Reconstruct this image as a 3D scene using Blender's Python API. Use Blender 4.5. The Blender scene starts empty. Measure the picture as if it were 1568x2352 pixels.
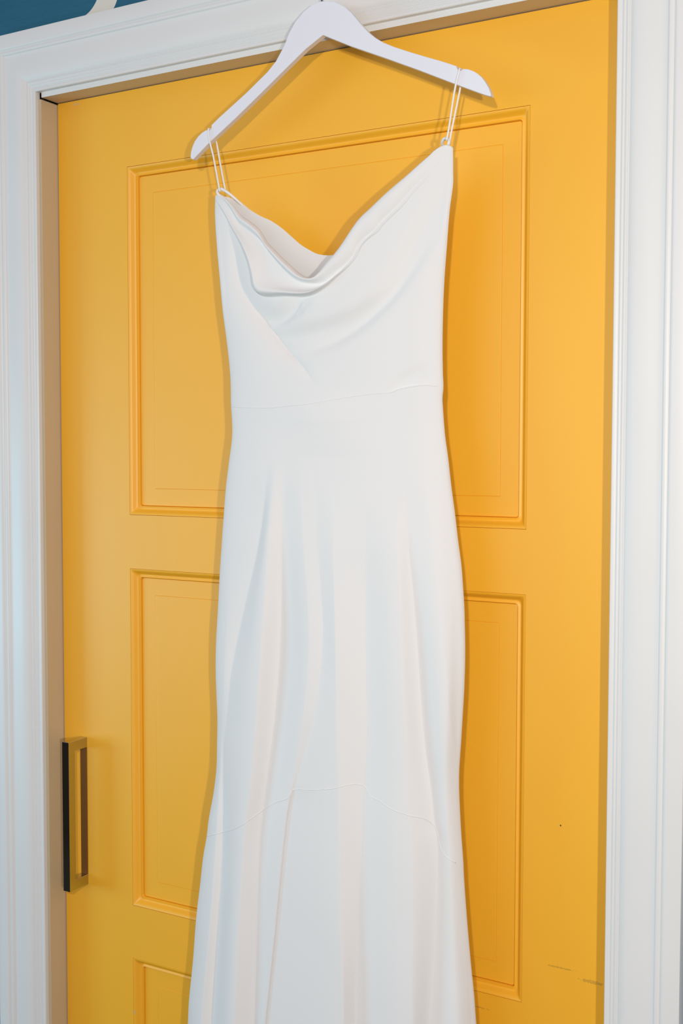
import bpy, bmesh, math, random
from mathutils import Vector, Matrix
import numpy as np

scene = bpy.context.scene
COL = scene.collection

# ------------------------------------------------------------------ camera
cam_data = bpy.data.cameras.new('camera')
cam_data.sensor_fit = 'VERTICAL'
cam_data.sensor_height = 36.0
cam_data.lens = 2714.548 / 2352 * 36.0
cam_data.clip_start = 0.02
cam = bpy.data.objects.new('camera', cam_data)
COL.objects.link(cam)
right = Vector((0.86486772, 0.50199729, 0.00159664))
up = Vector((-0.02754947, 0.04428745, 0.9986389))
fwd = Vector((-0.50124331, 0.86373453, -0.05213254))
m = Matrix((right, up, -fwd)).transposed().to_4x4()
m.translation = Vector((1.20652244, -1.42269369, 1.52674227))
cam.matrix_world = m
scene.camera = cam

# ------------------------------------------------------------------ world and lamps
world = bpy.data.worlds.new('world')
scene.world = world
world.use_nodes = True
world.node_tree.nodes['Background'].inputs['Color'].default_value = (1.0, 0.90, 1.0, 1)
world.node_tree.nodes['Background'].inputs['Strength'].default_value = 0.39

def area_light(name, loc, target, size, size_y, power, color):
    d = bpy.data.lights.new(name, 'AREA')
    d.shape = 'RECTANGLE'
    d.size, d.size_y = size, size_y
    d.energy = power
    d.color = color
    o = bpy.data.objects.new(name, d)
    COL.objects.link(o)
    o.location = loc
    o.rotation_euler = (Vector(target) - Vector(loc)).to_track_quat('-Z', 'Y').to_euler()
    return o

area_light('flash_lamp', (1.74, -1.75, 1.45), (0.45, 0, 1.5), 0.05, 0.05, 15.2, (1.0, 0.955, 0.89))
area_light('lamp_above_camera', (1.20, -1.75, 1.79), (0.45, 0, 1.5), 0.05, 0.05, 11.8, (1.0, 0.955, 0.89))
area_light('window_daylight', (-2.4, -1.5, 1.05), (0.0, 0, 0.9), 0.9, 0.9, 25, (0.38, 0.80, 1.0))
area_light('added_sheen_fill', (-1.6, -3.8, 1.45), (-1.0, 0, 1.45), 4.2, 1.9, 28, (0.85, 0.96, 1.0))  # broad fill added behind the camera for the door's sheen, no known window

scene.view_settings.view_transform = 'Standard'
scene.view_settings.look = 'None'
scene.view_settings.gamma = 1.0
scene.view_settings.use_curve_mapping = False
scene.view_settings.exposure = 0.0

# ------------------------------------------------------------------ helpers
def tag(o, label=None, cat=None, kind=None, group=None):
    if label: o['label'] = label
    if cat: o['category'] = cat
    if kind: o['kind'] = kind
    if group: o['group'] = group
    return o

def link_mesh(name, verts, faces, mats, parent=None, smooth=False, fmat=None):
    me = bpy.data.meshes.new(name)
    me.from_pydata([tuple(v) for v in verts], [], faces)
    for mm in (mats if isinstance(mats, (list, tuple)) else [mats]):
        me.materials.append(mm)
    bm = bmesh.new(); bm.from_mesh(me)
    bmesh.ops.recalc_face_normals(bm, faces=bm.faces)
    bm.to_mesh(me); bm.free()
    if fmat:
        for p, i in zip(me.polygons, fmat): p.material_index = i
    if smooth:
        me.polygons.foreach_set('use_smooth', [True] * len(me.polygons))
    o = bpy.data.objects.new(name, me)
    COL.objects.link(o)
    if parent: o.parent = parent
    return o

def box(v, f, x0, x1, y0, y1, z0, z1):
    b = len(v)
    v += [(x0, y0, z0), (x1, y0, z0), (x1, y1, z0), (x0, y1, z0), (x0, y0, z1), (x1, y0, z1), (x1, y1, z1), (x0, y1, z1)]
    f += [tuple(b + i for i in q) for q in ((0, 3, 2, 1), (4, 5, 6, 7), (0, 1, 5, 4), (1, 2, 6, 5), (2, 3, 7, 6), (3, 0, 4, 7))]

def add_bevel(o, w, seg=2, angle=0.6):
    b = o.modifiers.new('bevel', 'BEVEL')
    b.width = w; b.segments = seg; b.limit_method = 'ANGLE'; b.angle_limit = angle
    return o

def catmull(P, n):
    """n points spread evenly by length along a smooth curve through P"""
    P = np.asarray(P, float)
    Q = np.vstack([2 * P[0] - P[1], P, 2 * P[-1] - P[-2]])
    out = []
    for i in range(1, len(Q) - 2):
        p0, p1, p2, p3 = Q[i - 1:i + 3]
        d0 = max(np.linalg.norm(p1 - p0), 1e-6) ** .5; d1 = max(np.linalg.norm(p2 - p1), 1e-6) ** .5; d2 = max(np.linalg.norm(p3 - p2), 1e-6) ** .5
        m1 = (p2 - p1) + d1 * ((p1 - p0) / d0 - (p2 - p0) / (d0 + d1))
        m2 = (p2 - p1) + d1 * ((p3 - p2) / d2 - (p3 - p1) / (d1 + d2))
        t = np.linspace(0, 1, 24, endpoint=False)[:, None]
        out.append((2 * t**3 - 3 * t**2 + 1) * p1 + (t**3 - 2 * t**2 + t) * m1 + (-2 * t**3 + 3 * t**2) * p2 + (t**3 - t**2) * m2)
    out = np.vstack(out + [P[-1:]])
    s = np.concatenate([[0], np.cumsum(np.linalg.norm(np.diff(out, axis=0), axis=1))])
    t = np.linspace(0, s[-1], n)
    return np.stack([np.interp(t, s, out[:, k]) for k in range(out.shape[1])], 1)

def tube(name, P, r, mat, parent=None, n=60, seg=12, flat=1.0, closed_ends=True):
    """round cord along the smooth curve through the 3-D points P"""
    C = catmull(P, n)
    v, f = [], []
    T = np.gradient(C, axis=0)
    T /= np.linalg.norm(T, axis=1)[:, None]
    ref = np.array([0.0, -1.0, 0.0])
    for i in range(n):
        a = np.cross(T[i], ref)
        if np.linalg.norm(a) < 0.15: a = np.cross(T[i], np.array([1.0, 0, 0]))
        a /= np.linalg.norm(a); b = np.cross(a, T[i])
        for k in range(seg):
            q = 2 * math.pi * k / seg
            v.append(tuple(C[i] + r * math.cos(q) * a + r * flat * math.sin(q) * b))
    for i in range(n - 1):
        for k in range(seg):
            f.append((i * seg + k, i * seg + (k + 1) % seg, (i + 1) * seg + (k + 1) % seg, (i + 1) * seg + k))
    if closed_ends:
        f.append(tuple(range(seg))[::-1]); f.append(tuple((n - 1) * seg + k for k in range(seg)))
    return link_mesh(name, v, f, mat, parent, smooth=True)

# ------------------------------------------------------------------ materials
def principled(name, color, rough=0.5, spec=0.5, metal=0.0):
    mt = bpy.data.materials.new(name)
    mt.use_nodes = True
    b = mt.node_tree.nodes['Principled BSDF']
    b.inputs['Base Color'].default_value = (*color, 1)
    b.inputs['Roughness'].default_value = rough
    b.inputs['Specular IOR Level'].default_value = spec
    b.inputs['Metallic'].default_value = metal
    return mt, mt.node_tree, b

class N:
    """short hand for shader nodes"""
    def __init__(s, nt): s.nt = nt
    def new(s, t, **k):
        n = s.nt.nodes.new(t)
        for a, b in k.items(): setattr(n, a, b)
        return n
    def math(s, op, a, b=None, clamp=False):
        n = s.new('ShaderNodeMath', operation=op, use_clamp=clamp)
        for i, x in enumerate((a, b)):
            if x is None: continue
            if isinstance(x, (int, float)): n.inputs[i].default_value = x
            else: s.nt.links.new(x, n.inputs[i])
        return n.outputs[0]
    def noise(s, vec, scale, detail=2.0, rough=0.5):
        n = s.new('ShaderNodeTexNoise')
        n.inputs['Scale'].default_value = scale; n.inputs['Detail'].default_value = detail; n.inputs['Roughness'].default_value = rough
        s.nt.links.new(vec, n.inputs['Vector'])
        return n.outputs['Fac']
    def mix(s, fac, a, b):
        n = s.new('ShaderNodeMix', data_type='RGBA')
        if isinstance(fac, (int, float)): n.inputs[0].default_value = fac
        else: s.nt.links.new(fac, n.inputs[0])
        for i, x in ((6, a), (7, b)):
            if isinstance(x, tuple): n.inputs[i].default_value = (*x, 1)
            else: s.nt.links.new(x, n.inputs[i])
        return n.outputs[2]
    def bump(s, h, strength, dist, bsdf):
        n = s.new('ShaderNodeBump')
        n.inputs['Strength'].default_value = strength; n.inputs['Distance'].default_value = dist
        s.nt.links.new(h, n.inputs['Height']); s.nt.links.new(n.outputs[0], bsdf.inputs['Normal'])
    def objco(s):
        return s.new('ShaderNodeTexCoord').outputs['Object']

def paint(name, color, rough, var=0.03, bump=0.06, spec=0.5):
    mt, nt, b = principled(name, color, rough, spec)
    g = N(nt); co = g.objco()
    n = g.noise(co, 6.0, 3.0)
    dark = tuple(c * (1 - var) for c in color); lite = tuple(min(1, c * (1 + var)) for c in color)
    nt.links.new(g.mix(n, dark, lite), b.inputs['Base Color'])
    g.bump(g.noise(co, 900.0, 2.0), bump, 0.0004, b)
    return mt

M_WHITE = paint('white_trim_paint', (0.73, 0.73, 0.715), 0.42)
M_TAN = paint('tan_jamb_paint', (0.57, 0.465, 0.31), 0.35)
M_HANGER = paint('white_lacquer', (0.77, 0.775, 0.83), 0.42)
M_METAL, _, _b = principled('polished_steel', (0.52, 0.50, 0.40), 0.07, 0.5, 1.0)
M_BRONZE, _, _ = principled('brown_bronze', (0.20, 0.085, 0.012), 0.45, 0.4, 0.35)
M_DARKMETAL, _, _ = principled('dark_hook_steel', (0.22, 0.25, 0.27), 0.25, 0.5, 1.0)
M_FLOOR, nt, b = principled('dark_wood_floor', (0.03, 0.024, 0.02), 0.9, 0.05)
g = N(nt); co = g.objco()
mp = g.new('ShaderNodeMapping'); mp.inputs['Scale'].default_value = (1.0, 14.0, 1.0); nt.links.new(co, mp.inputs['Vector'])
nt.links.new(g.mix(g.noise(mp.outputs[0], 5.0, 6.0), (0.014, 0.012, 0.011), (0.05, 0.036, 0.027)), b.inputs['Base Color'])

# yellow door paint with a few chips and dirty scuffs where the door has them
M_DOOR, nt, b = principled('yellow_door_paint', (0.84, 0.40, 0.045), 0.45, 0.7)
g = N(nt); co = g.objco()
base = g.mix(g.noise(co, 4.0, 3.0), (0.93, 0.465, 0.022), (0.90, 0.455, 0.021))
def spot(center, rx, rz, soft=0.3):
    sp = g.new('ShaderNodeSeparateXYZ'); nt.links.new(co, sp.inputs[0])
    dx = g.math('DIVIDE', g.math('SUBTRACT', sp.outputs['X'], center[0]), rx)
    dz = g.math('DIVIDE', g.math('SUBTRACT', sp.outputs['Z'], center[1]), rz)
    d = g.math('SQRT', g.math('ADD', g.math('MULTIPLY', dx, dx), g.math('MULTIPLY', dz, dz)))
    return g.math('SUBTRACT', 1.0, d, clamp=True)
rag = g.noise(co, 330.0, 3.0, 0.7)
chip = None
for c, rx, rz in (((-0.1018, 2.0688), .013, .0032), ((0.0013, 0.6338), .004, .007), ((0.0966, 0.7165), .004, .003)):
    s = spot(c, rx, rz)
    chip = s if chip is None else g.math('MAXIMUM', chip, s)
chipm = g.math('MULTIPLY', g.math('GREATER_THAN', g.math('MULTIPLY', chip, rag), 0.24), 0.5)
base = g.mix(chipm, base, (0.60, 0.45, 0.30))
sc = None
for c, rx, rz in (((0.705, 0.865), .045, .003), ((0.748, 0.856), .042, .0055), ((0.585, 0.786), .05, .0025)):
    s = spot(c, rx, rz)
    sc = s if sc is None else g.math('MAXIMUM', sc, s)
scm = g.math('MULTIPLY', g.math('GREATER_THAN', g.math('MULTIPLY', sc, rag), 0.31), 0.35)
base = g.mix(scm, base, (0.16, 0.10, 0.03))
base = g.mix(g.math('GREATER_THAN', spot((0.7042, 1.0499), .0011, .0011), 0.05), base, (0.05, 0.03, 0.02))
nt.links.new(base, b.inputs['Base Color'])
g.bump(g.noise(co, 700.0, 2.0), 0.05, 0.0005, b)

# blue woven wallpaper printed with pale crescent leaves
M_PAPER, nt, b = principled('blue_leaf_wallpaper', (0.02, 0.10, 0.17), 0.7, 0.3)
g = N(nt); co = g.objco()
mp = g.new('ShaderNodeMapping'); mp.inputs['Scale'].default_value = (1.0, 1.0, 30.0); nt.links.new(co, mp.inputs['Vector'])
weave = g.noise(mp.outputs[0], 18.0, 5.0, 0.65)
blue = g.mix(weave, (0.008, 0.085, 0.150), (0.018, 0.130, 0.205))
sp = g.new('ShaderNodeSeparateXYZ'); nt.links.new(co, sp.inputs[0])
PX, PZ = 0.50, 0.42
ux = g.math('SUBTRACT', g.math('MODULO', g.math('ADD', sp.outputs['X'], 0.40 + PX * 10), PX), 0.40)
uz = g.math('ADD', g.math('SUBTRACT', g.math('MODULO', g.math('SUBTRACT', sp.outputs['Z'], 2.06 - PZ * 10), PZ), 0.0), 2.06)
def disc(cx, cz, r):
    dx = g.math('SUBTRACT', ux, cx); dz = g.math('SUBTRACT', uz, cz)
    d = g.math('SQRT', g.math('ADD', g.math('MULTIPLY', dx, dx), g.math('MULTIPLY', dz, dz)))
    return g.math('LESS_THAN', d, r)
leaf = g.math('MULTIPLY', disc(-0.0260, 2.2128, 0.0373), g.math('SUBTRACT', 1.0, disc(-0.0692, 2.2302, 0.0450)))
for da, db in (((-0.235, 2.385, 0.105), (-0.275, 2.412, 0.100)), ((-0.030, 2.375, 0.080), (0.002, 2.398, 0.076)), ((-0.335, 2.130, 0.068), (-0.358, 2.112, 0.064))):
    leaf = g.math('MAXIMUM', leaf, g.math('MULTIPLY', disc(*da), g.math('SUBTRACT', 1.0, disc(*db))))
nt.links.new(g.mix(leaf, blue, (0.66, 0.64, 0.56)), b.inputs['Base Color'])
g.bump(weave, 0.25, 0.001, b)

# ivory crepe
M_CREPE, nt, b = principled('ivory_crepe', (0.78, 0.775, 0.76), 0.62, 0.30)
b.inputs['Sheen Weight'].default_value = 0.15
b.inputs['Sheen Roughness'].default_value = 0.5
g = N(nt); co = g.objco()
g.bump(g.noise(co, 1600.0, 2.0), 0.10, 0.0003, b)
M_CORD, nt, b = principled('ivory_satin_cord', (0.84, 0.82, 0.80), 0.45, 0.4)

M_GAP_SHADE = paint('wall_gap_shade', (0.07, 0.06, 0.05), 0.9)  # wall sides coloured dark, painting shade into the gap beside the frame head

# ------------------------------------------------------------------ setting: floor, wall, casing, jambs
WALL_Y = -0.030
XL, XR, ZT = -0.1419, 0.7820, 2.0758            # clear opening between the jambs
CL, CR, CZ = -0.1470, 0.7770, 2.0840            # inner edge of the casing
CW = 0.096

v, f = [], []
box(v, f, -6.0, 6.0, -7.0, 0.4, -0.05, 0.0)
tag(link_mesh('floor', v, f, M_FLOOR), 'dark wooden floor in front of the yellow door', 'floor', 'structure')

v, f = [], []
box(v, f, -6.0, -0.165, WALL_Y, 0.10, 0.0, 2.75)
box(v, f, 0.800, 6.0, WALL_Y, 0.10, 0.0, 2.75)
box(v, f, -0.165, 0.800, WALL_Y, 0.10, 2.105, 2.75)
tag(link_mesh('wall_back', v, f, [M_PAPER, M_GAP_SHADE], fmat=[1, 1, 0, 1, 1, 1] * 3), 'blue papered wall with pale curved leaves around the door', 'wall', 'structure')

# jambs: tan reveal on the left, white lipped head, right jamb behind the casing
v, f = [], []
box(v, f, -0.165, XL, -0.036, 0.10, 0.0, 2.0735)
add_bevel(tag(link_mesh('trim_1', v, f, M_TAN), 'tan painted reveal of the door frame on the handle side', 'door frame', 'structure'), 0.0008)
v, f = [], []
box(v, f, XR, 0.800, -0.036, 0.10, 0.0, 2.105)
add_bevel(tag(link_mesh('trim_2', v, f, M_TAN), 'tan painted reveal hidden behind the hinge side casing', 'door frame', 'structure'), 0.0008)
v, f = [], []
box(v, f, XL + 0.0004, XR, -0.0355, 0.10, ZT, 2.105)
add_bevel(tag(link_mesh('trim_3', v, f, [M_TAN, M_WHITE], fmat=[0, 0, 1, 0, 0, 0]), 'tan underside and white lip of the door frame head', 'door frame', 'structure'), 0.0006)

# moulded casing: (distance from the opening, y of the face)
PROFILE = [(0.0, -0.0330), (0.0, -0.0423), (0.0010, -0.0433), (0.0048, -0.0434), (0.0056, -0.0430), (0.0061, -0.0427), (0.0066, -0.0430), (0.0076, -0.0440), (0.0090, -0.0446), (0.0102, -0.0443),
           (0.0108, -0.0438), (0.0114, -0.0441), (0.0124, -0.0451), (0.0136, -0.0456), (0.0146, -0.0453), (0.0151, -0.0447), (0.0156, -0.0447), (0.0161, -0.0455), (0.0166, -0.0455), (0.0172, -0.0450),
           (0.0185, -0.0460), (0.0220, -0.0481), (0.0280, -0.0499), (0.0360, -0.0504), (0.0450, -0.0497), (0.0540, -0.0487), (0.0605, -0.0484),
           (0.0618, -0.0490), (0.0626, -0.0503), (0.0640, -0.0512), (0.0670, -0.0513), (0.0680, -0.0507), (0.0687, -0.0503), (0.0698, -0.0511), (0.0712, -0.0526), (0.0728, -0.0534), (0.0745, -0.0535), (0.0915, -0.0535), (0.0930, -0.0530), (0.0936, -0.0518), (0.0936, WALL_Y)]
def casing(name, label, ends):
    """ends(w) -> the two end points (x, z) of the line at distance w from the opening"""
    v, f = [], []
    n = len(PROFILE)
    for side in (0, 1):
        for w, y in PROFILE:
            x, zz = ends(w)[side]
            v.append((x, y, zz))
    for i in range(n):
        j = (i + 1) % n
        f.append((i, j, n + j, n + i))
    f.append(tuple(range(n))); f.append(tuple(range(2 * n - 1, n - 1, -1)))
    o = link_mesh(name, v, f, M_WHITE, smooth=True)
    o.data.set_sharp_from_angle(angle=math.radians(36))
    return tag(o, label, 'door casing', 'structure')
casing('trim_4', 'white moulded casing standing left of the yellow door beside its handle', lambda w: ((CL - w, 0.0), (CL - w, CZ + w)))
casing('trim_5', 'white moulded casing standing right of the yellow door', lambda w: ((CR + w, 0.0), (CR + w, CZ + w)))
casing('trim_6', 'white moulded head casing above the yellow door carrying the hanger', lambda w: ((CL - w, CZ + w), (CR + w, CZ + w)))

# ------------------------------------------------------------------ the yellow door
DX0, DX1, DZ0, DZ1 = -0.1403, 0.7806, 0.010, 2.0745
PANELS = [(0.0, 0.654, 1.426, 1.960), (0.0, 0.654, 0.807, 1.3424), (0.0, 0.654, 0.190, 0.7222)]
xs = [DX0, 0.0, 0.654, DX1]
zs = [DZ0, 0.190, 0.7222, 0.807, 1.3424, 1.426, 1.960, DZ1]
v, f = [], []
idx = {}
for yk, y in enumerate((0.0, 0.040)):
    for i, x in enumerate(xs):
        for k, zz in enumerate(zs):
            idx[(i, k, yk)] = len(v); v.append((x, y, zz))
for i in range(3):
    for k in range(7):
        if i == 1 and k in (1, 3, 5):
            a = [idx[(i, k, 0)], idx[(i + 1, k, 0)], idx[(i + 1, k + 1, 0)], idx[(i, k + 1, 0)]]
            bq = [idx[(i, k, 1)], idx[(i + 1, k, 1)], idx[(i + 1, k + 1, 1)], idx[(i, k + 1, 1)]]
            for q in range(4): f.append((a[q], a[(q + 1) % 4], bq[(q + 1) % 4], bq[q]))
            continue
        for yk in (0, 1):
            f.append((idx[(i, k, yk)], idx[(i + 1, k, yk)], idx[(i + 1, k + 1, yk)], idx[(i, k + 1, yk)]))
for k in range(7):
    for i in (0, 3): f.append((idx[(i, k, 0)], idx[(i, k + 1, 0)], idx[(i, k + 1, 1)], idx[(i, k, 1)]))
for i in range(3):
    for k in (0, 7): f.append((idx[(i, k, 0)], idx[(i + 1, k, 0)], idx[(i + 1, k, 1)], idx[(i, k, 1)]))
door = tag(link_mesh('door_1', v, f, M_DOOR), 'yellow painted panelled door with a square pull handle behind the white dress', 'door', 'structure')

def ring(x0, x1, z0, z1, inset, r, y, n=6):
    x0 += inset; x1 -= inset; z0 += inset; z1 -= inset
    r = max(r, 1e-5)
    out = []
    for cx, cz, a0 in ((x1 - r, z1 - r, 0), (x0 + r, z1 - r, 90), (x0 + r, z0 + r, 180), (x1 - r, z0 + r, 270)):
        for q in range(n + 1):
            a = math.radians(a0 + 90 * q / n)
            out.append((cx + r * math.cos(a), y, cz + r * math.sin(a)))
    return out

def rings_mesh(name, rect, prof, parent, cap):
    v, f = [], []
    rs = [ring(*rect, ins, r, y) for ins, r, y in prof]
    n = len(rs[0])
    for q in rs: v += q
    for i in range(len(rs) - 1):
        for k in range(n):
            f.append((i * n + k, i * n + (k + 1) % n, (i + 1) * n + (k + 1) % n, (i + 1) * n + k))
    if cap: f.append(tuple((len(rs) - 1) * n + k for k in range(n)))
    o = link_mesh(name, v, f, M_DOOR, parent, smooth=True)
    o.data.set_sharp_from_angle(angle=math.radians(38))
    return o

MOULD = [(0.0, 0.0, 0.0024), (0.0003, 0.0002, 0.0007), (0.0007, 0.0004, 0.0000), (0.0020, 0.001, 0.0002), (0.0036, 0.002, 0.0010), (0.0050, 0.003, 0.0026), (0.0064, 0.004, 0.0050), (0.0078, 0.0055, 0.0073),
         (0.0090, 0.006, 0.0086), (0.0102, 0.006, 0.0089), (0.0114, 0.0055, 0.0084), (0.0126, 0.005, 0.0078), (0.0134, 0.0045, 0.0077), (0.0138, 0.004, 0.0083), (0.0140, 0.004, 0.0105), (0.0141, 0.004, 0.0135), (0.0144, 0.004, 0.0138)]
for x0, x1, z0, z1 in PANELS:
    rings_mesh('panel_moulding', (x0, x1, z0, z1), MOULD, door, False)
    rings_mesh('raised_panel', (x0, x1, z0, z1), [(0.0142, 0.004, 0.0140), (0.0146, 0.004, 0.0118), (0.0152, 0.004, 0.0112), (0.0156, 0.004, 0.0112), (0.0400, 0.001, 0.0112), (0.0408, 0.001, 0.0112), (0.0411, 0.0008, 0.0117), (0.0414, 0.0006, 0.0110), (0.0420, 0.0006, 0.0109), (0.0430, 0.0006, 0.0109)], door, True)

# square pull handle
HX0, HX1, HZ0, HZ1 = -0.1064, -0.0922, 0.8239, 1.0648
HT, HY0, HY1 = 0.0165, -0.0427, -0.0285
sec = [(0.0005, HZ0), (HY0, HZ0), (HY0, HZ1), (0.0005, HZ1), (0.0005, HZ1 - HT), (HY1, HZ1 - HT), (HY1, HZ0 + HT), (0.0005, HZ0 + HT)]
v = [(x, y, zz) for x in (HX0, HX1) for y, zz in sec]
f = [tuple((k, (k + 1) % 8, 8 + (k + 1) % 8, 8 + k)) for k in range(8)]
for o_ in (0, 8): f += [(o_ + 0, o_ + 1, o_ + 6, o_ + 7), (o_ + 1, o_ + 2, o_ + 5, o_ + 6), (o_ + 2, o_ + 3, o_ + 4, o_ + 5)]
handle = add_bevel(link_mesh('door_handle', v, f, M_METAL, door), 0.0006, 2)
handle['label'] = 'polished metal square bar pull handle'
v, f = [], []
box(v, f, HX0 + 0.0004, HX1 - 0.0004, -0.0012, 0.0006, HZ0 + HT, HZ1 - HT)
link_mesh('back_plate', v, f, M_BRONZE, handle)['label'] = 'brown back plate'

# ------------------------------------------------------------------ hanger
HANGER = [(0.3962,2.1122), (0.4094,2.1094), (0.4174,2.1053), (0.4273,2.0985), (0.4353,2.0911), (0.4422,2.0827), (0.4521,2.0709), (0.4619,2.0604), (0.4717,2.0521), (0.4832,2.0445), (0.4985,2.0365), (0.5224,2.0258), (0.5458,2.0159), (0.5638,2.0085), (0.5732,2.0044), (0.5846,1.9992), (0.586,1.9958), (0.5872,1.9942), (0.5904,1.9927), (0.5915,1.993), (0.5946,1.9943), (0.6009,1.9926), (0.608,1.9892), (0.6137,1.9851), (0.6185,1.9806), (0.6234,1.974), (0.6277,1.9667), (0.6305,1.9599), (0.6312,1.9567), (0.6302,1.9556), (0.6222,1.9588), (0.5927,1.9729), (0.5834,1.9774), (0.5326,2.0025), (0.4831,2.0259), (0.4344,2.0483), (0.3932,2.0692), (0.3664,2.0555), (0.3373,2.0364), (0.2964,2.0093), (0.2545,1.982), (0.2376,1.9715), (0.2146,1.9575), (0.2086,1.9538), (0.1807,1.9342), (0.1777,1.9356), (0.1762,1.9382), (0.1768,1.9443), (0.1791,1.9509), (0.1835,1.9588), (0.1896,1.9648), (0.1966,1.9694), (0.2035,1.9719), (0.2061,1.9716), (0.2074,1.9704), (0.2108,1.9716), (0.2126,1.9735), (0.213,1.9776), (0.2259,1.986), (0.2365,1.9922), (0.2717,2.0129), (0.3063,2.0355), (0.3197,2.0474), (0.3334,2.0661), (0.3401,2.0799), (0.35,2.0933), (0.3632,2.1046), (0.3763,2.1112), (0.3892,2.1131)]
HF, HB = -0.0720, -0.0632
hanger = bpy.data.objects.new('coat_hanger', None)
COL.objects.link(hanger)
hanger.location = (0.39, -0.066, 2.117)
tag(hanger, 'white wooden hanger with dark wire hook and notched shoulders carrying the dress', 'hanger')
def child(o, parent):
    o.parent = parent
    o.matrix_parent_inverse = Matrix.Translation(-parent.location)
    return o
bm = bmesh.new()
front = [bm.verts.new((x, HF, zz)) for x, zz in HANGER]
fc = bm.faces.new(front)
r_ = bmesh.ops.extrude_face_region(bm, geom=[fc])
bmesh.ops.translate(bm, verts=[e for e in r_['geom'] if isinstance(e, bmesh.types.BMVert)], vec=(0, HB - HF, 0))
bmesh.ops.recalc_face_normals(bm, faces=bm.faces)
me = bpy.data.meshes.new('shoulder_bar'); bm.to_mesh(me); bm.free()
me.materials.append(M_HANGER)
bar = bpy.data.objects.new('shoulder_bar', me); COL.objects.link(bar); child(bar, hanger)
add_bevel(bar, 0.0011, 3, 0.9)
hx = 0.3885
hook = [(hx, -0.0665, 2.098), (hx, -0.0665, 2.118), (hx, -0.0665, 2.150), (hx, -0.0672, 2.176), (hx, -0.0640, 2.196), (hx, -0.0555, 2.205), (hx, -0.0460, 2.202), (hx, -0.0405, 2.192), (hx, -0.0400, 2.1812)]
child(tube('hook', hook, 0.0013, M_DARKMETAL, None, 70, 12), hanger)['label'] = 'dark wire hook'

# ------------------------------------------------------------------ dress
OUT_L = np.array([(0.0199,0.1058), (0.2322,0.1192), (0.4409,0.1339), (0.592,0.1472), (0.6792,0.1562), (0.7153,0.1585), (0.7801,0.1664), (0.8436,0.1725), (0.898,0.1803), (0.9391,0.186), (0.9677,0.192), (0.9927,0.1957), (1.0369,0.2052), (1.0713,0.21), (1.1107,0.2113), (1.1424,0.2119), (1.1738,0.2105), (1.2114,0.2091), (1.2555,0.2101), (1.2995,0.2134), (1.3496,0.2167), (1.3871,0.2199), (1.4243,0.2231), (1.4738,0.2278), (1.5107,0.2333), (1.5475,0.2387), (1.5746,0.238), (1.5885,0.2368), (1.6304,0.2357), (1.6732,0.2306), (1.7214,0.2231), (1.7619,0.2186), (1.8076,0.2135), (1.8581,0.2096), (1.8792,0.2101)])
OUT_R = np.array([(0.2657,0.6667), (0.4337,0.652), (0.601,0.6361), (0.7235,0.6243), (0.7945,0.6161), (0.8302,0.613), (0.8698,0.6083), (0.9309,0.602), (0.987,0.5973), (1.0005,0.5966), (1.0512,0.5924), (1.11,0.5898), (1.1586,0.5924), (1.1868,0.594), (1.2261,0.5961), (1.2707,0.597), (1.2984,0.5964), (1.3293,0.5953), (1.3555,0.5933), (1.3817,0.5909), (1.4134,0.5861), (1.4447,0.5819), (1.4815,0.5763), (1.5183,0.5715), (1.5458,0.5672), (1.5728,0.5646), (1.5931,0.5633), (1.6063,0.5644), (1.625,0.5635), (1.6589,0.5628), (1.6976,0.5632), (1.7379,0.5647), (1.7826,0.568), (1.827,0.5716), (1.8601,0.5761), (1.8712,0.576), (1.9039,0.5756)])
ROW1 = [(0.2101,1.8795), (0.2124,1.8823), (0.2174,1.8827), (0.2347,1.8747), (0.2459,1.8655), (0.2624,1.8488), (0.2778,1.839), (0.2944,1.8266), (0.3089,1.8074), (0.3196,1.7976), (0.3339,1.7846), (0.3498,1.7715), (0.3621,1.7618), (0.376,1.7552), (0.3864,1.7559), (0.3949,1.763), (0.4052,1.7746), (0.4162,1.7845), (0.426,1.7952), (0.4395,1.8126), (0.4516,1.8265), (0.4688,1.8398), (0.4897,1.8559), (0.518,1.8754), (0.5331,1.8867), (0.546,1.8961), (0.5529,1.9017), (0.5597,1.9054), (0.5665,1.9072), (0.5713,1.9068), (0.5756,1.9036)]
ROW2 = [(0.2101,1.8792), (0.218,1.8777), (0.2293,1.8731), (0.2421,1.8605), (0.2586,1.8384), (0.2814,1.8226), (0.3008,1.8074), (0.3151,1.79), (0.3294,1.7755), (0.3435,1.7626), (0.3559,1.7536), (0.3681,1.7487), (0.3836,1.7463), (0.3939,1.7459), (0.4042,1.7476), (0.4177,1.7565), (0.4344,1.7696), (0.4444,1.7802), (0.4509,1.7925), (0.4607,1.8016), (0.4734,1.8089), (0.4816,1.8191), (0.5047,1.8377), (0.5225,1.8562), (0.5418,1.8723), (0.5574,1.8894), (0.5756,1.9034)]
ROW3 = [(0.2101,1.8789), (0.2148,1.875), (0.2199,1.869), (0.2315,1.855), (0.2491,1.8325), (0.2617,1.817), (0.2737,1.7988), (0.2824,1.7784), (0.2873,1.7615), (0.291,1.7447), (0.2973,1.7383), (0.3118,1.7356), (0.3403,1.7344), (0.3649,1.7322), (0.3804,1.7327), (0.3925,1.7363), (0.4061,1.7426), (0.4212,1.7533), (0.4387,1.7666), (0.4489,1.7775), (0.4554,1.7897), (0.465,1.7987), (0.4777,1.806), (0.4874,1.8162), (0.5103,1.8347), (0.528,1.8529), (0.546,1.8694), (0.5597,1.8873), (0.5756,1.9031)]
WAIST = [(0.2366,1.5877), (0.2643,1.5859), (0.3108,1.5842), (0.3414,1.586), (0.3765,1.5878), (0.4157,1.5931), (0.4669,1.5989), (0.5002,1.601), (0.5076,1.6038), (0.5175,1.6059), (0.541,1.6089), (0.5644,1.6072)]
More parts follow.
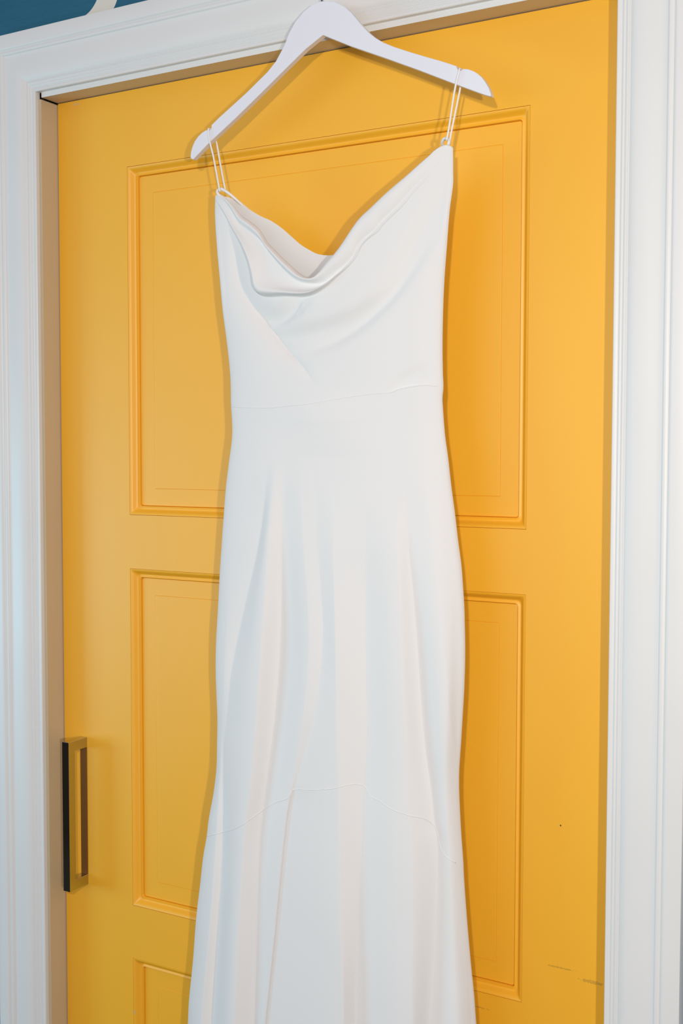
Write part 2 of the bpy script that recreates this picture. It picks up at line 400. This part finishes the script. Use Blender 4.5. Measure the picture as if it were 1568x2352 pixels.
KNEE = [(0.192,0.9684), (0.2227,0.9814), (0.2545,0.9946), (0.2818,1.0103), (0.3006,1.027), (0.326,1.0436), (0.354,1.0578), (0.3567,1.0662), (0.394,1.0738), (0.4265,1.0814), (0.4456,1.0878), (0.4612,1.0885), (0.4689,1.0834), (0.4749,1.0761), (0.4917,1.0716), (0.5094,1.065), (0.5327,1.0608), (0.5494,1.056), (0.5591,1.0477), (0.5653,1.0376), (0.5679,1.0258), (0.5724,1.0156), (0.5862,1.0061), (0.5967,0.9977)]
BACK_NECK = [(0.2013,1.8823), (0.2172,1.8813), (0.2352,1.8728), (0.2522,1.8619), (0.2708,1.8509), (0.2875,1.8432), (0.3039,1.8326), (0.3184,1.8208), (0.3346,1.8073), (0.3471,1.7996), (0.3595,1.7933), (0.3735,1.79), (0.3875,1.7891), (0.4021,1.7891), (0.4188,1.7918), (0.4451,1.8151), (0.4837,1.8535), (0.5213,1.8826), (0.57,1.9067)]
FOLDS = [([(1.5292,0.4009), (1.5751,0.3914), (1.5952,0.3887)],0.05025,0.0603,[(1.5176,0), (1.5667,0.005), (1.5823,0.0045), (1.6099,0)])]
CREST_LINES = [([(0.0637,0.1501), (0.4724,0.1803), (0.7022,0.1974), (0.8659,0.2135), (0.9985,0.221), (1.0557,0.2234), (1.0871,0.2256), (1.1181,0.2262), (1.1451,0.2286), (1.2426,0.2343), (1.3654,0.2401), (1.5471,0.2468)],[(0.1592,0.0064), (0.7462,0.00352), (1.0184,0.00102), (1.078,0.00078), (1.1374,0.0)],0), ([(0.0587,0.1689), (0.4706,0.1971), (0.7008,0.2101), (0.7676,0.2149), (0.8305,0.2208), (0.8928,0.2267), (0.9383,0.2294), (0.9992,0.2309), (1.0564,0.2304), (1.1062,0.2311), (1.1461,0.2384), (1.2266,0.2477), (1.3183,0.2724), (1.401,0.2964), (1.5468,0.319)],[(0.1592,-0.0112), (0.7462,-0.0072), (0.8986,-0.00497), (1.0184,-0.00255), (1.078,-0.00059), (1.1492,-0.00044), (1.1965,-0.00223), (1.2554,-0.00497), (1.4016,-0.00349), (1.4887,0.0)],0.8), ([(0.1123,0.2392), (0.5034,0.2578), (0.7247,0.2686), (0.8813,0.2744), (1.0054,0.2827), (1.0679,0.2922), (1.2505,0.3081), (1.3697,0.3154), (1.5467,0.326)],[(0.1592,0.0192), (0.7462,0.0144), (0.9586,0.01007), (1.078,0.00975), (1.2554,0.00903), (1.3725,0.00579), (1.5176,0.0)],0), ([(0.1069,0.268), (0.5004,0.2843), (0.7226,0.293), (0.8804,0.2977), (1.0039,0.3014), (1.0659,0.3086), (1.1579,0.3195), (1.2588,0.3281), (1.3697,0.3344), (1.5466,0.34)],[(0.1592,-0.0048), (0.7462,-0.0048), (0.9586,-0.00503), (1.078,-0.0078), (1.167,-0.01107), (1.2671,-0.01131), (1.4016,-0.00466), (1.5176,0.0)],0.25), ([(0.1121,0.266), (0.5083,0.2966), (0.7311,0.3155), (0.787,0.3219), (0.8475,0.3289), (0.8949,0.334), (0.9452,0.3392), (0.9952,0.3445), (1.0341,0.3496), (1.0657,0.356), (1.1238,0.368), (1.1768,0.378), (1.2409,0.3848), (1.2917,0.3851), (1.342,0.3809), (1.3796,0.3762), (1.4421,0.3692), (1.5465,0.3607)],[(0.1592,0.0032), (0.7462,0.00192), (0.9586,0.00168), (1.078,0.00234), (1.167,0.00576), (1.2671,0.00566), (1.4016,0.00233), (1.5176,0.0)],0.35), ([(0.1107,0.2683), (0.507,0.2981), (0.7298,0.3159), (0.7857,0.3223), (0.8463,0.3292), (0.8939,0.3343), (0.9442,0.3396), (0.9943,0.345), (1.0333,0.3503), (1.0654,0.358), (1.1245,0.3781), (1.1779,0.3935), (1.2419,0.4026), (1.2927,0.4043), (1.3429,0.4006), (1.3804,0.397), (1.4427,0.3921), (1.5464,0.3846)],[(0.1592,0.0), (0.7462,-0.00144), (0.9586,-0.00168), (1.0542,-0.00111), (1.078,0.00059), (1.167,0.00221), (1.2671,0.00113), (1.4016,0.0), (1.5176,0.0)],0.7), ([(0.2116,0.4602), (0.5664,0.4532), (0.7699,0.4491), (0.8431,0.4467), (0.9119,0.441), (0.9802,0.4372), (1.0765,0.4339), (1.1456,0.4302), (1.27,0.4276), (1.4321,0.4176), (1.5463,0.4081)],[(0.1592,0.0224), (0.7462,0.0144), (0.8986,0.01242), (1.0184,0.00935), (1.1077,0.0083), (1.2554,0.0079), (1.3725,0.00463), (1.4887,0.0)],0.55), ([(0.1902,0.4608), (0.5559,0.4576), (0.764,0.4553), (0.8672,0.4567), (0.9386,0.4608), (1.0087,0.4641), (1.0755,0.4651), (1.1475,0.4685), (1.2714,0.4661), (1.4334,0.466), (1.546,0.4638)],[(0.1592,-0.0064), (0.7462,-0.0032), (0.8986,-0.00331), (1.0184,-0.0034), (1.1077,-0.00519), (1.2554,-0.00564), (1.3725,-0.00347), (1.4597,0.0)],0.6), ([(0.251,0.5557), (0.596,0.5489), (0.7935,0.5443), (0.935,0.5404), (1.0184,0.5354), (1.0848,0.5304), (1.1572,0.5262), (1.2775,0.5191), (1.3796,0.5138), (1.4349,0.5092), (1.5458,0.505)],[(0.1592,0.0192), (0.7462,0.0136), (0.9586,0.01007), (1.1077,0.00622), (1.2554,0.00564), (1.3725,0.00347), (1.4597,0.0)],0), ([(0.213,0.5237), (0.5814,0.546), (0.7879,0.5577), (0.8532,0.5618), (0.9168,0.5652), (1.025,0.5651), (1.0464,0.5613), (1.0848,0.5562), (1.144,0.547), (1.2042,0.5412), (1.2768,0.536), (1.35,0.5301), (1.3979,0.5257), (1.4558,0.5238), (1.5458,0.5206)],[(0.1592,-0.0128), (0.7462,-0.0072), (0.8986,-0.00662), (1.0184,-0.0068), (1.1243,-0.00965), (1.2648,-0.00905), (1.3917,-0.00465), (1.4887,0.0)],0.6), ([(0.2871,0.638), (0.6182,0.6212), (0.8088,0.6095), (0.9461,0.5996), (1.0552,0.592), (1.1653,0.5861), (1.2825,0.576), (1.4,0.5623), (1.5456,0.5482)],[(0.1592,0.0192), (0.7462,0.0112), (1.0184,0.0068), (1.1374,0.0088), (1.2648,0.00679), (1.3917,0.00232), (1.4887,0.0)],0)]
SWAGS = [([(0.2775,1.722), (0.2932,1.7099), (0.3194,1.7015), (0.3369,1.7055), (0.3514,1.7153), (0.3597,1.7258), (0.3821,1.7347), (0.4022,1.739)],0.01608,0.00804,-0.007,0), ([(0.3507,1.709), (0.3535,1.7048), (0.3569,1.7075), (0.3651,1.7163), (0.3801,1.7257)],0.00335,0.0067,-0.002,0), ([(0.2846,1.698), (0.3024,1.6871), (0.3306,1.6799), (0.3719,1.6815), (0.4122,1.6914), (0.4385,1.7013)],0.01206,0.00938,-0.003,0), ([(0.3024,1.6795), (0.3375,1.6651), (0.3583,1.6619), (0.3753,1.6624), (0.4103,1.6711), (0.4424,1.6859), (0.4675,1.7025), (0.5021,1.7334), (0.5388,1.785), (0.5625,1.8417)],0.02412,0.01139,-0.009,0), ([(0.3445,1.7007), (0.3855,1.7014), (0.4384,1.7125), (0.4833,1.7347), (0.5205,1.7703), (0.5536,1.8212), (0.5742,1.867)],0.01876,0.01474,0.005,0), ([(0.4706,1.7189), (0.4958,1.7448), (0.5266,1.786), (0.5536,1.8319), (0.5771,1.8772), (0.5834,1.8923)],0.01206,0.02144,-0.006,0), ([(0.2284,1.8733), (0.2306,1.8648), (0.2364,1.8345), (0.2443,1.8042), (0.2544,1.7566), (0.2703,1.7313), (0.2925,1.7064), (0.313,1.6849), (0.3375,1.6605), (0.3651,1.6363), (0.3801,1.6203), (0.3889,1.6085)],0.03015,0.01742,-0.013,1), ([(0.2631,1.7406), (0.2703,1.7313), (0.2925,1.7064), (0.313,1.6849), (0.3375,1.6605), (0.3651,1.6363), (0.3801,1.6203), (0.3889,1.6085)],0.00335,0.00268,-0.0032,1), ([(0.4901,1.5988), (0.5026,1.6052), (0.5114,1.6121), (0.5212,1.6184), (0.5396,1.6277), (0.5548,1.6354)],0.00804,0.01742,-0.0025,0)]
CORDS = {'left_front':[(0.2109,1.9714), (0.2094,1.9693), (0.2111,1.9567), (0.217,1.9361), (0.222,1.9144), (0.2274,1.8892), (0.2287,1.8842)],'left_back':[(0.203,1.974), (0.2098,1.9623), (0.2127,1.9563), (0.2186,1.9294), (0.2274,1.8906), (0.2289,1.8857)],'left_loop':[(0.2523,1.8628), (0.2461,1.8703), (0.2375,1.8804), (0.229,1.8875), (0.2213,1.8907), (0.2165,1.8881), (0.2194,1.8825), (0.2235,1.8789), (0.2257,1.8733)],'right_front':[(0.5911,1.9925), (0.59,1.9916), (0.5872,1.9831), (0.5838,1.9684), (0.5803,1.9478), (0.5776,1.9308), (0.5745,1.9146), (0.5732,1.9101)],'right_back':[(0.585,1.9957), (0.5859,1.9845), (0.5851,1.9769), (0.5809,1.9571), (0.5767,1.9388), (0.5725,1.92), (0.5713,1.9109), (0.5711,1.9087)],'right_loop':[(0.5551,1.8998), (0.5573,1.9076), (0.5602,1.9131), (0.5653,1.9156), (0.5696,1.9148), (0.5717,1.9116), (0.5715,1.9084), (0.5682,1.9062), (0.5628,1.9031)]}
NOTCHES = [(0.209,1.9707), (0.5898,1.9927)]
HEM_Z = 0.14
RIM_Y = -0.060

def smooth_interp(P, q, n=500):
    """smooth x(z) through the points P = (z, x), evaluated at q"""
    P = np.asarray(P, float)
    if len(P) < 3: return np.interp(q, P[:, 0], P[:, 1])
    Cc = catmull(P, n)
    return np.interp(q, Cc[:, 0], Cc[:, 1])
xl_of = lambda zz: smooth_interp(OUT_L, zz)
xr_of = lambda zz: smooth_interp(OUT_R, zz)

def bulge(zz):
    """how far the front stands off the rim at height z"""
    return np.interp(zz, [0.1, 0.7, 1.1, 1.4, 1.56, 1.75, 1.9], [0.050, 0.036, 0.030, 0.027, 0.020, 0.020, 0.012])

def swag_depth(x, zz):
    y = np.zeros_like(x)
    for pts, wu, wd, a, cusp in SWAGS:
        Cc = catmull(pts, 240)
        T = np.gradient(Cc, axis=0); T /= np.linalg.norm(T, axis=1)[:, None]
        fade = np.sin(np.pi * np.linspace(0, 1, 240)) ** 1.2
        d2 = (x[..., None] - Cc[:, 0])**2 + (zz[..., None] - Cc[:, 1])**2
        j = d2.argmin(-1)
        dx, dz = x - Cc[j, 0], zz - Cc[j, 1]
        side = dx * (-T[j, 1]) + dz * T[j, 0]            # positive on the upper side of the curve
        dist = np.sqrt(np.take_along_axis(d2, j[..., None], -1)[..., 0])
        w = np.where(side > 0, wu, wd)
        y -= a * fade[j] * (np.exp(-dist / w) if cusp else np.exp(-(dist / w)**2))
    return y

def fold_depth(x, zz):
    y = np.zeros_like(x)
    for path, wl, wr, amp in FOLDS:
        P = np.array(path); A = np.array(amp)
        xc = smooth_interp(P, zz); a = np.interp(zz, A[:, 0], A[:, 1])
        d = x - xc
        y -= a * np.exp(-(d / np.where(d < 0, wl, wr))**2)
    return y

def crest_depth(x, zz):
    """skirt folds: heights run smoothly from crest line to valley line across the cloth"""
    a, b_ = xl_of(zz), xr_of(zz)
    P = [a] + [smooth_interp(np.array(p), zz) for p, h, s in CREST_LINES] + [b_]
    H = [np.zeros_like(zz)] + [smooth_interp(np.array(h), zz) for p, h, s in CREST_LINES] + [np.zeros_like(zz)]
    S = [0] + [s for p, h, s in CREST_LINES] + [0]
    out = np.zeros_like(x)
    for i in range(len(P) - 1):
        w = np.maximum(P[i + 1] - P[i], 1e-5)
        t = (x - P[i]) / w
        m_ = (t >= 0) & (t < 1)
        d = H[i + 1] - H[i]
        h = H[i] * (2*t**3 - 3*t**2 + 1) + H[i + 1] * (3*t**2 - 2*t**3) + S[i] * 1.4 * d * (t**3 - 2*t**2 + t) + S[i + 1] * 1.4 * d * (t**3 - t**2)
        out = np.where(m_, h, out)
    return -out

def front_y(x, zz, swags):
    a, b_ = xl_of(zz), xr_of(zz)
    u = np.clip((x - a) / (b_ - a), 0, 1)
    t = np.clip(1 - np.abs(2 * u - 1)**2.6, 0, 1)**0.5
    rimfade = np.clip(np.minimum(u, 1 - u) / 0.035, 0, 1)
    rimfade = rimfade * rimfade * (3 - 2 * rimfade)
    y = fold_depth(x, zz) + crest_depth(x, zz)
    if swags: y = y + swag_depth(x, zz)
    return RIM_Y - bulge(zz) * t + y * rimfade

NU = 300
def sheet(name, X, Y, Z, parent, mat=None):
    """grid of points as one side of the cloth tube"""
    r_, c_ = X.shape
    v = np.stack([X.ravel(), Y.ravel(), Z.ravel()], 1)
    i = np.arange((r_ - 1) * c_).reshape(r_ - 1, c_)[:, :-1].ravel()
    q = np.stack([i, i + c_, i + c_ + 1, i + 1], 1)
    me = bpy.data.meshes.new(name)
    me.from_pydata(v.tolist(), [], q.tolist())
    me.materials.append(mat or M_CREPE)
    me.polygons.foreach_set('use_smooth', [True] * len(me.polygons))
    o = bpy.data.objects.new(name, me); COL.objects.link(o)
    return child(o, parent) if parent else o

dress = bpy.data.objects.new('wedding_dress', None)
COL.objects.link(dress)
dress.location = (0.39, -0.066, HEM_Z)
tag(dress, 'long white satin crepe dress with draped cowl neckline hanging from the white hanger', 'dress')

r1, r2, r3 = catmull(ROW1, NU), catmull(ROW2, NU), catmull(ROW3, NU)
wa, kn = catmull(WAIST, NU), catmull(KNEE, NU)
U = np.linspace(0, 1, NU)

def between(A, B, n, ends=True):
    """rows of (x, z) from curve A down to curve B whose ends follow the side outlines"""
    t = np.linspace(0, 1, n)[:, None]
    x = A[None, :, 0] * (1 - t) + B[None, :, 0] * t
    zz = A[None, :, 1] * (1 - t) + B[None, :, 1] * t
    dl = xl_of(zz[:, :1]) - x[:, :1]; dr = xr_of(zz[:, -1:]) - x[:, -1:]
    x = x + dl * (1 - U)[None]**2 + dr * U[None]**2
    return x, zz

# cowl: neckline roll, second drape, then the plain bodice below
end = np.clip(np.minimum(U, 1 - U) / 0.22, 0, 1); end = (end * end * (3 - 2 * end))**0.8
rows_x, rows_y, rows_z = [], [], []
def cowl_rows(A, B, n, amp, skew, first, power):
    for k in range(0 if first else 1, n + 1):
        s = k / n
        x = A[:, 0] * (1 - s) + B[:, 0] * s; zz = A[:, 1] * (1 - s) + B[:, 1] * s
        p = s**skew
        y = front_y(x, zz, False) - amp(U) * end * np.maximum(np.sin(np.pi * p), 0)**power(U)
        rows_x.append(x); rows_y.append(y); rows_z.append(zz)
# neckline edge turned inwards behind the roll
for k in (3, 2, 1):
    x = r1[:, 0]; zz = r1[:, 1] - 0.006 * k * end
    rows_x.append(x.copy()); rows_z.append(zz); rows_y.append(front_y(r1[:, 0], r1[:, 1], False) + end * 0.0035 * k)
cowl_rows(r1, r2, 22, lambda u: np.interp(u, [0, .5, .7, 1], [.006, .008, .006, .004]), 0.75, True, lambda u: np.interp(u, [0, .45, .62, 1], [1.3, 1.3, .8, .8]))
cowl_rows(r2, r3, 26, lambda u: 0.013 * np.interp(u, [0, .2, .5, .62, 1], [.6, .85, .8, .15, .03]), 4.2, False, lambda u: 0.65 + 0 * u)
bx, bz = between(r3, wa, 130)
by = front_y(bx, bz, True)
lip = np.linspace(0, 1, 130)[:, None]
X = np.vstack([np.array(rows_x), bx[1:]]); Y = np.vstack([np.array(rows_y), by[1:]]); Z = np.vstack([np.array(rows_z), bz[1:]])
sheet('bodice', X, Y, Z, dress)

# skirt and flounce: columns of the cloth run along the crest and valley lines of the folds
LINES = [OUT_L] + [np.array(p) for p, h, s_ in CREST_LINES] + [OUT_R]
COLS = []
for i in range(len(LINES) - 1):
    n_ = 34 if i in (0, len(LINES) - 2) else (14 if i == 5 else 26)
    last = i == len(LINES) - 2
    COLS += [(i, q / n_) for q in range(n_ + (1 if last else 0))]
CI = np.array([c[0] for c in COLS]); CF = np.array([c[1] for c in COLS])
LS = [catmull(l, 500) for l in LINES]
def col_x(zz):
    P = np.stack([np.interp(zz, l[:, 0], l[:, 1]) for l in LS])
    k = np.arange(len(COLS))
    a = np.take_along_axis(P, np.broadcast_to(CI, zz.shape)[None], 0)[0]
    b = np.take_along_axis(P, np.broadcast_to(CI + 1, zz.shape)[None], 0)[0]
    return a + (b - a) * CF
def cross(curve):
    """height at which every column crosses a seam"""
    zz = np.full(len(COLS), curve[:, 1].mean())
    for _ in range(60):
        zz = 0.5 * zz + 0.5 * np.interp(col_x(zz), curve[:, 0], curve[:, 1])
    return zz
zw, zk = cross(wa), cross(kn)
zh = np.full(len(COLS), HEM_Z)
def cloth(name, za, zb, n):
    t = np.linspace(0, 1, n)[:, None]
    zz = za[None] * (1 - t) + zb[None] * t
    x = col_x(zz)
    return sheet(name, x, front_y(x, zz, False), zz, dress)
cloth('skirt', zw, zk, 200)
cloth('flounce', zk, zh, 200)
hem = np.stack([np.linspace(float(xl_of(HEM_Z)), float(xr_of(HEM_Z)), NU), np.full(NU, HEM_Z)], 1)

# seams: fine raised lines where the pieces meet
for c in (wa, kn):
    q = c[3:-3]
    y = front_y(q[:, 0], q[:, 1], False)
    pts = np.stack([q[:, 0], y + 0.0005, q[:, 1]], 1)[::3]
    child(tube('seam', pts, 0.0009, M_CREPE, None, 300, 8), dress)

# back panel: lower neckline behind the cowl, sides meeting the front at the rim
bn = catmull(BACK_NECK, NU)
kx, kz = between(bn, hem, 160)
a, b_ = xl_of(kz), xr_of(kz)
u = np.clip((kx - a) / (b_ - a), 0, 1)
ky = RIM_Y + 0.018 * np.clip(1 - np.abs(2 * u - 1)**2.6, 0, 1)**0.5
top = np.exp(-np.linspace(0, 1, 160)[:, None] / 0.03)
ky = ky - 0.004 * np.sin(u * 9.0 + 0.7) * np.exp(-np.linspace(0, 1, 160)[:, None] / 0.06) * np.sin(np.pi * u)
ky = np.minimum(ky, -0.038)
sheet('back_panel', kx, ky, kz, dress)

# cord straps looped over the hanger notches, with button loops at the corners
def cord(name, pts, ys, r, n=70):
    pts = np.array(pts)
    if isinstance(ys, float): y = np.full(len(pts), ys)
    else: y = np.interp(np.linspace(0, 1, len(pts)), *zip(*ys))
    return child(tube(name, np.stack([pts[:, 0], y, pts[:, 1]], 1), r, M_CORD, None, n, 10), dress)
for side in ('left', 'right'):
    fr, bk, lp = CORDS[side + '_front'], CORDS[side + '_back'], CORDS[side + '_loop']
    tx, zt_ = NOTCHES[0 if side == 'left' else 1]
    down = [p for p in fr if p[1] < zt_ - 0.006]
    back = [p for p in bk if p[1] < zt_ - 0.008]
    pts = [(x, -0.0742, zz) for x, zz in down][::-1]
    pts += [(tx, -0.0742, zt_ - 0.0015), (tx, -0.0730, zt_ + 0.0019), (tx, -0.0676, zt_ + 0.0022), (tx, -0.0622, zt_ + 0.0019), (tx, -0.0608, zt_ - 0.0015)]
    pts += [(x, -0.0600, zz) for x, zz in back]
    child(tube('strap', np.array(pts), 0.00125, M_CORD, None, 140, 10), dress)
    q = len(lp)
    cord('strap_loop', lp, [(0, -0.040), (0.3, -0.062), (0.75, -0.064), (1, -0.050)], 0.0021)
